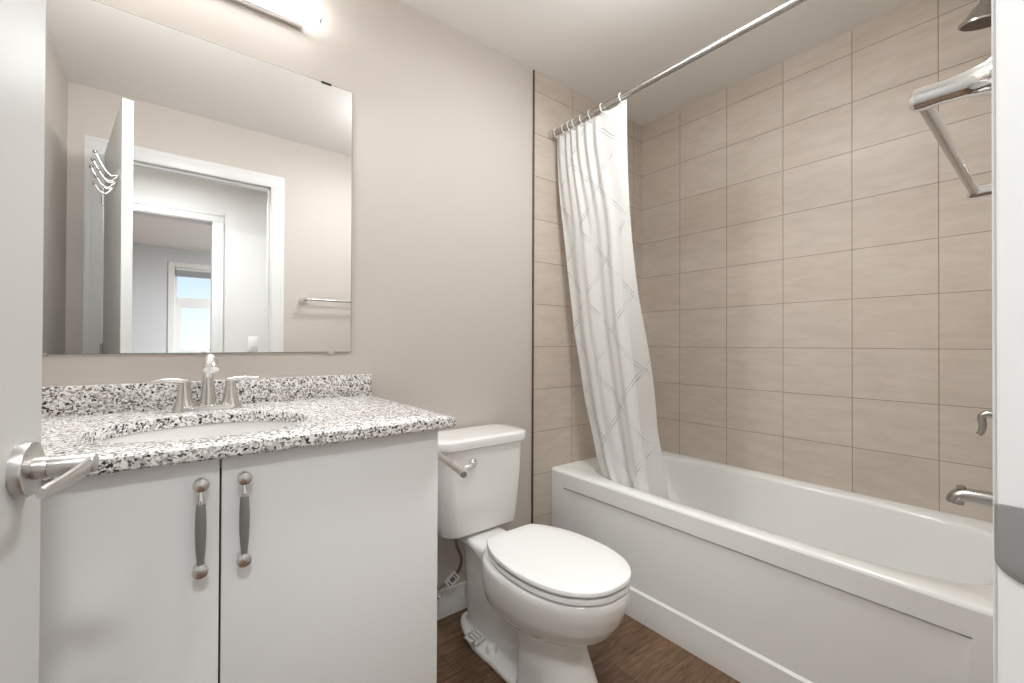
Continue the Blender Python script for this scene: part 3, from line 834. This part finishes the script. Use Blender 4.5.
secs = [basin(.118, 1.67, 2.02, -.52, -1.32, 3.2), basin(.124, 1.640, 2.05, -.47, -1.35, 3.3), basin(.15, 1.612, 2.072, -.41, -1.378, 3.5), basin(.25, 1.585, 2.094, -.30, -1.402, 3.9), basin(.36, 1.562, 2.110, -.215, -1.425, 4.2),
        basin(.45, 1.541, 2.127, -.150, -1.442, e_), basin(.478, 1.534, 2.132, -.132, -1.448, e_), basin(.489, 1.530, 2.135, -.125, -1.452, e_), basin(.4945, 1.526, 2.139, -.119, -1.457, e_), basin(BZ, 1.518, 2.147, -.112, -1.464, e_),
        orect(BZ, .014), orect(BZ - .002, .006), orect(BZ - .006, .002), orect(BZ - .013, 0.0)]
tub.loft(secs, True, False)
# skirt: front face with the recessed panel, plus closed sides
def fr(y, z, x=BX0): return bm.verts.new((x, y, z))
zt = BZ - .013
ys = (BY0, -.086, -1.422, BY1); RZ1, RZ0 = .421, .111
o_ = [fr(BY0, 0), fr(BY1, 0), fr(BY1, zt), fr(BY0, zt)]
i_ = [fr(ys[1], RZ0), fr(ys[2], RZ0), fr(ys[2], RZ1), fr(ys[1], RZ1)]
for k in range(4): bm.faces.new((o_[k], o_[(k + 1) % 4], i_[(k + 1) % 4], i_[k]))
D, G = .007, .024
ya, yb, yc, yd = ys[1] - .03, ys[2] + .03, ys[1] - .004, ys[2] + .004
r_ = [fr(ya, RZ0 + .009, BX0 + D), fr(yb, RZ0 + .009, BX0 + D), fr(yb, RZ1 - .0045, BX0 + D), fr(ya, RZ1 - .0045, BX0 + D)]
g_ = [fr(yc, RZ1 - .0045, BX0 + G), fr(yd, RZ1 - .0045, BX0 + G), fr(yd, RZ1, BX0 + G), fr(yc, RZ1, BX0 + G)]
e0, e1 = fr(yc, RZ1 - .0045, BX0 + .001), fr(yd, RZ1 - .0045, BX0 + .001)
bm.faces.new(r_); bm.faces.new(g_)
bm.faces.new((i_[0], i_[1], r_[1], r_[0]))                                # sloping foot of the panel
bm.faces.new((i_[3], i_[2], g_[2], g_[3]))                                # roof of the groove
bm.faces.new((r_[3], r_[2], e1, g_[1], g_[0], e0))                        # floor of the groove
bm.faces.new((i_[0], r_[0], r_[3], e0, i_[3])); bm.faces.new((i_[1], i_[2], e1, r_[2], r_[1]))
bm.faces.new((i_[3], e0, g_[0], g_[3])); bm.faces.new((i_[2], g_[2], g_[1], e1))
for y in (BY0, BY1):
    bm.faces.new((fr(y, 0), fr(y, zt), fr(y, zt, BX1), fr(y, 0, BX1)))
bm.faces.new((fr(BY0, 0, BX1), fr(BY1, 0, BX1), fr(BY1, zt, BX1), fr(BY0, zt, BX1)))
bmesh.ops.remove_doubles(bm, verts=bm.verts, dist=.0002)
bt = tub.build('bathtub', M_TUB, None, 32)
tag(bt, 'white alcove bathtub with recessed front panel along the tiled wall', 'bathtub')
bv = bt.modifiers.new('bevel', 'BEVEL'); bv.width = .003; bv.segments = 2; bv.limit_method = 'ANGLE'; bv.angle_limit = math.radians(40); bv.harden_normals = False
q = MB(); q.lathe((1.845, -1.30, .1185), (0, 0, 1), [(0, .03), (.003, .03), (.005, .024), (.005, .001)], 26); q.build('drain', M_CHROME, bt)

# tub spout, valve, shower head on the end wall
PX = 1.835; WC = YF + .006
sp_ = thing('tub_spout', 'brushed nickel tub spout with diverter knob over the tub end', 'tub spout', (PX, WC, .655))
q = MB(); q.lathe((PX, WC - .0002, .662), (0, 1, 0), [(0, .034), (.006, .034), (.010, .027), (.012, .026)], 28)
path = [(PX, WC + .004, .661), (PX, WC + .05, .661), (PX, WC + .10, .662), (PX, WC + .138, .661), (PX, WC + .154, .656), (PX, WC + .161, .645), (PX, WC + .163, .634)]
q.tube(bez(path, 6), [.0225 - .0025 * min(1, i / 20) for i in range(37)], 24); q.build('spout', M_ROD, sp_)
q = MB(); q.lathe((PX, WC + .148, .668), (0, .15, 1), [(0, .006), (.008, .006), (.010, .011), (.017, .011), (.019, .008)], 18); q.build('diverter_knob', M_ROD, sp_)
sv = thing('shower_valve', 'round nickel shower valve plate with hooked lever handle', 'shower valve', (PX, WC, .915))
q = MB(); q.lathe((PX, WC - .0002, .905), (0, 1, 0), [(0, .085), (.004, .085), (.010, .075), (.014, .04), (.05, .034), (.056, .030)], 40); q.build('plate', M_NICKEL, sv)
q = MB(); q.lathe((PX, WC + .056, .905), (0, 1, 0), [(0, .026), (.02, .024), (.026, .018)], 28)
q.tube(bez([(PX, WC + .070, .905), (PX, WC + .098, .904), (PX, WC + .108, .893), (PX, WC + .106, .872), (PX, WC + .108, .855), (PX, WC + .114, .843)], 6), [.011 - .004 * i / 30 for i in range(31)], 16)
q.build('lever', M_ROD, sv)
sh = thing('shower_sprayer', 'brushed nickel bell shaped shower head near the ceiling', 'shower head', (PX, WC, 2.13))
q = MB(); q.lathe((PX, WC - .0002, 2.145), (0, 1, 0), [(0, .03), (.004, .03), (.012, .012)], 24)
q.tube(bez([(PX, WC, 2.145), (PX, WC + .05, 2.15), (PX, WC + .075, 2.14), (PX, WC + .092, 2.112)], 6), .0095, 16); q.build('arm', M_NICKEL, sh)
hd = Vector((.16, .16, -.97)).normalized(); hb_ = Vector((PX, WC + .092, 2.112))
q = MB(); q.lathe(hb_, hd, [(-.004, .011), (.004, .014), (.014, .015), (.022, .017), (.034, .027), (.050, .036), (.064, .046), (.072, .0525), (.077, .052), (.078, .047)], 36); q.build('bell', M_ROD, sh)
q = MB(); q.lathe(hb_ + hd * .0778, hd, [(0, .0465), (.0012, .046), (.0014, .001)], 36); q.build('spray_face', mat('dark spray face', srgb(92, 74, 62), .5), sh)

# towel bar on the door wall (bar end shows beside the jamb, whole bar in the mirror)
TZ, TY = 1.381, -1.452
TX0, TX1 = .673, 1.16
tb = thing('towel_bar', 'polished chrome towel bar on the wall beside the doorway', 'towel bar', ((TX0 + TX1) / 2, YF, TZ))
q = MB(); q.tube([(TX0 - .004, TY, TZ), (TX1 + .004, TY, TZ)], .0068, 20); q.build('bar', M_ROD, tb)
for x in (TX0, TX1):
    q = MB(); q.lathe((x, YF + .0003, TZ), (0, 1, 0), [(0, .027), (.006, .027), (.010, .024), (.018, .018), (.034, .0135), (.052, .012), (.066, .013), (.074, .0125), (.0785, .008), (.0795, .001)], 30)
    q.build('post', M_CHROME, tb)

# ---------------------------------------------------------------- shower rod, rings and curtain
RX, RZ = 1.452, 2.121
rod = thing('shower_rod', 'straight nickel shower curtain rod below the ceiling', 'curtain rod', (RX, -.75, RZ))
q = MB(); q.tube([(RX, -.0065, RZ), (RX, WC + .0005, RZ)], .0125, 24); q.build('tube', M_ROD, rod)
for y, s in ((-.0063, -1), (WC + .0003, 1)):
    q = MB(); q.lathe((RX, y, RZ), (0, s, 0), [(0, .022), (.010, .022), (.022, .018), (.024, .0128)], 28); q.build('end_flange', M_NICKEL, rod)

NS, NT = 150, 90
hooks_s = [.02, .16, .29, .40, .51, .64, .80, .975]
ringY = [-.046, -.098, -.134, -.165, -.212, -.262, -.330, -.430]
def interp(xs, ys, x):
    if x <= xs[0]: return ys[0]
    for i in range(len(xs) - 1):
        if x <= xs[i + 1]:
            t = (x - xs[i]) / (xs[i + 1] - xs[i]); return ys[i] + (ys[i + 1] - ys[i]) * t
    return ys[-1]
def smooth(t): t = max(0, min(1, t)); return t * t * (3 - 2 * t)
zs_l = [2.11, 1.17, .83, .57, .50, .40, .33]; yl = [-.040, -.090, -.132, -.196, -.228, -.28, -.30]
zs_r = [2.11, 1.30, 1.16, .75, .50, .33]; yr = [-.404, -.422, -.430, -.470, -.507, -.53]          # ridge line
zs_e = [2.11, 1.30, .75, .50, .33]; ye = [-.452, -.457, -.488, -.537, -.56]                     # free edge
def at_z(zs, ys_, z): return interp([-a for a in zs], ys_, -z)
SR = .86
cu = MB(); bm = cu.bm; uvl = bm.loops.layers.uv.new('uv')
ZT, ZB = 2.107, .335
grid = []
for i in range(NT + 1):
    t = i / NT; z0 = ZT + (ZB - ZT) * t
    row = []
    for jx in range(NS + 1):
        s = jx / NS
        near = min(abs(s - h) for h in hooks_s); sag = .012 * min(1, near / .055) * (1 - min(1, t * 10))
        z = z0 - sag
        y0, y1, y2 = at_z(zs_l, yl, z), at_z(zs_r, yr, z), at_z(zs_e, ye, z)
        y = y0 + (y1 - y0) * s / SR if s < SR else y1 + (y2 - y1) * (s - SR) / (1 - SR)
        if t < .3:
            ytop = interp([0] + hooks_s + [1], [-.040] + ringY + [-.452], s)
            k = 1 - t / .3; k = k * k * (3 - 2 * k); y = y * (1 - k) + ytop * k
        tt = smooth(t * 1.1)
        xl, xr, xe = RX + .004 + .112 * tt, RX + .004 + .080 * tt, RX + .004 + .165 * smooth(t * 1.3)
        x = xl + (xr - xl) * smooth(s / SR) if s < SR else xr + (xe - xr) * ((s - SR) / (1 - SR)) ** .9 * smooth((t - .12) / .6) + (1 - smooth((t - .12) / .6)) * 0
        ph = interp([0] + hooks_s + [1], [-.06, 0, 1, 2, 3, 4, 5, 6, 7, 7.1], s)
        x += .0075 * math.cos(2 * PI * ph) * (1 - .80 * smooth((s - .62) / .2)) * (1 - .94 * smooth(t * 2.6))
        # broad soft folds lower down
        fo = smooth(t * 2) * (1 - smooth((s - .70) / .14))
        x += (.012 * math.sin(2 * PI * (s * 2.1 + .10 + .12 * t)) + .004 * math.sin(2 * PI * (s * 5.3 - .5 * t))) * fo
        row.append(bm.verts.new((x, y, z)))
    grid.append(row)
for i in range(NT):
    for jx in range(NS):
        fc = bm.faces.new((grid[i][jx], grid[i][jx + 1], grid[i + 1][jx + 1], grid[i + 1][jx]))
        for lp_, (a, b) in zip(fc.loops, ((i, jx), (i, jx + 1), (i + 1, jx + 1), (i + 1, jx))):
            lp_[uvl].uv = (b / NS * .60, (1 - a / NT) * (ZT - ZB))
cur = cu.build('shower_curtain', M_CURT, None, 50)
tag(cur, 'white shower curtain with thin grey diamond lines hanging into the tub', 'shower curtain')
sd = cur.modifiers.new('cloth', 'SOLIDIFY'); sd.thickness = .0012; sd.offset = 0
names_ = ['nearest the back wall', 'second from the back wall', 'third from the back wall', 'fourth from the back wall', 'fifth from the back wall', 'third from the free edge', 'second from the free edge', 'at the free edge of the curtain']
for y, nm in zip(ringY, names_):
    q = MB(); n = 20; pts = []
    for k in range(n + 1):
        a = 2 * PI * k / n
        pts.append(Vector((RX + .0170 * math.sin(a), y + .004 * math.cos(a), RZ - .006 + .0215 * math.cos(a))))
    q.tube(pts, .0021, 8, upv=(0, 1, 0))
    o = q.build('curtain_ring', M_PLAST); tag(o, 'white curtain ring on the shower rod, ' + nm, 'curtain ring', 'rings holding the shower curtain')

# light switch in the hall, seen in the mirror
ls = thing('light_switch', 'white light switch plate on the hallway wall in the mirror', 'light switch', (.53, HY, 1.095))
q = MB(); q.box((.495, HY + .0003, 1.037), (.565, HY + .006, 1.153), .002, 2); q.build('plate', M_PLAST, ls)
q = MB(); q.box((.514, HY + .006, 1.062), (.546, HY + .009, 1.128), .0015, 2); q.build('rocker', M_PLAST, ls)
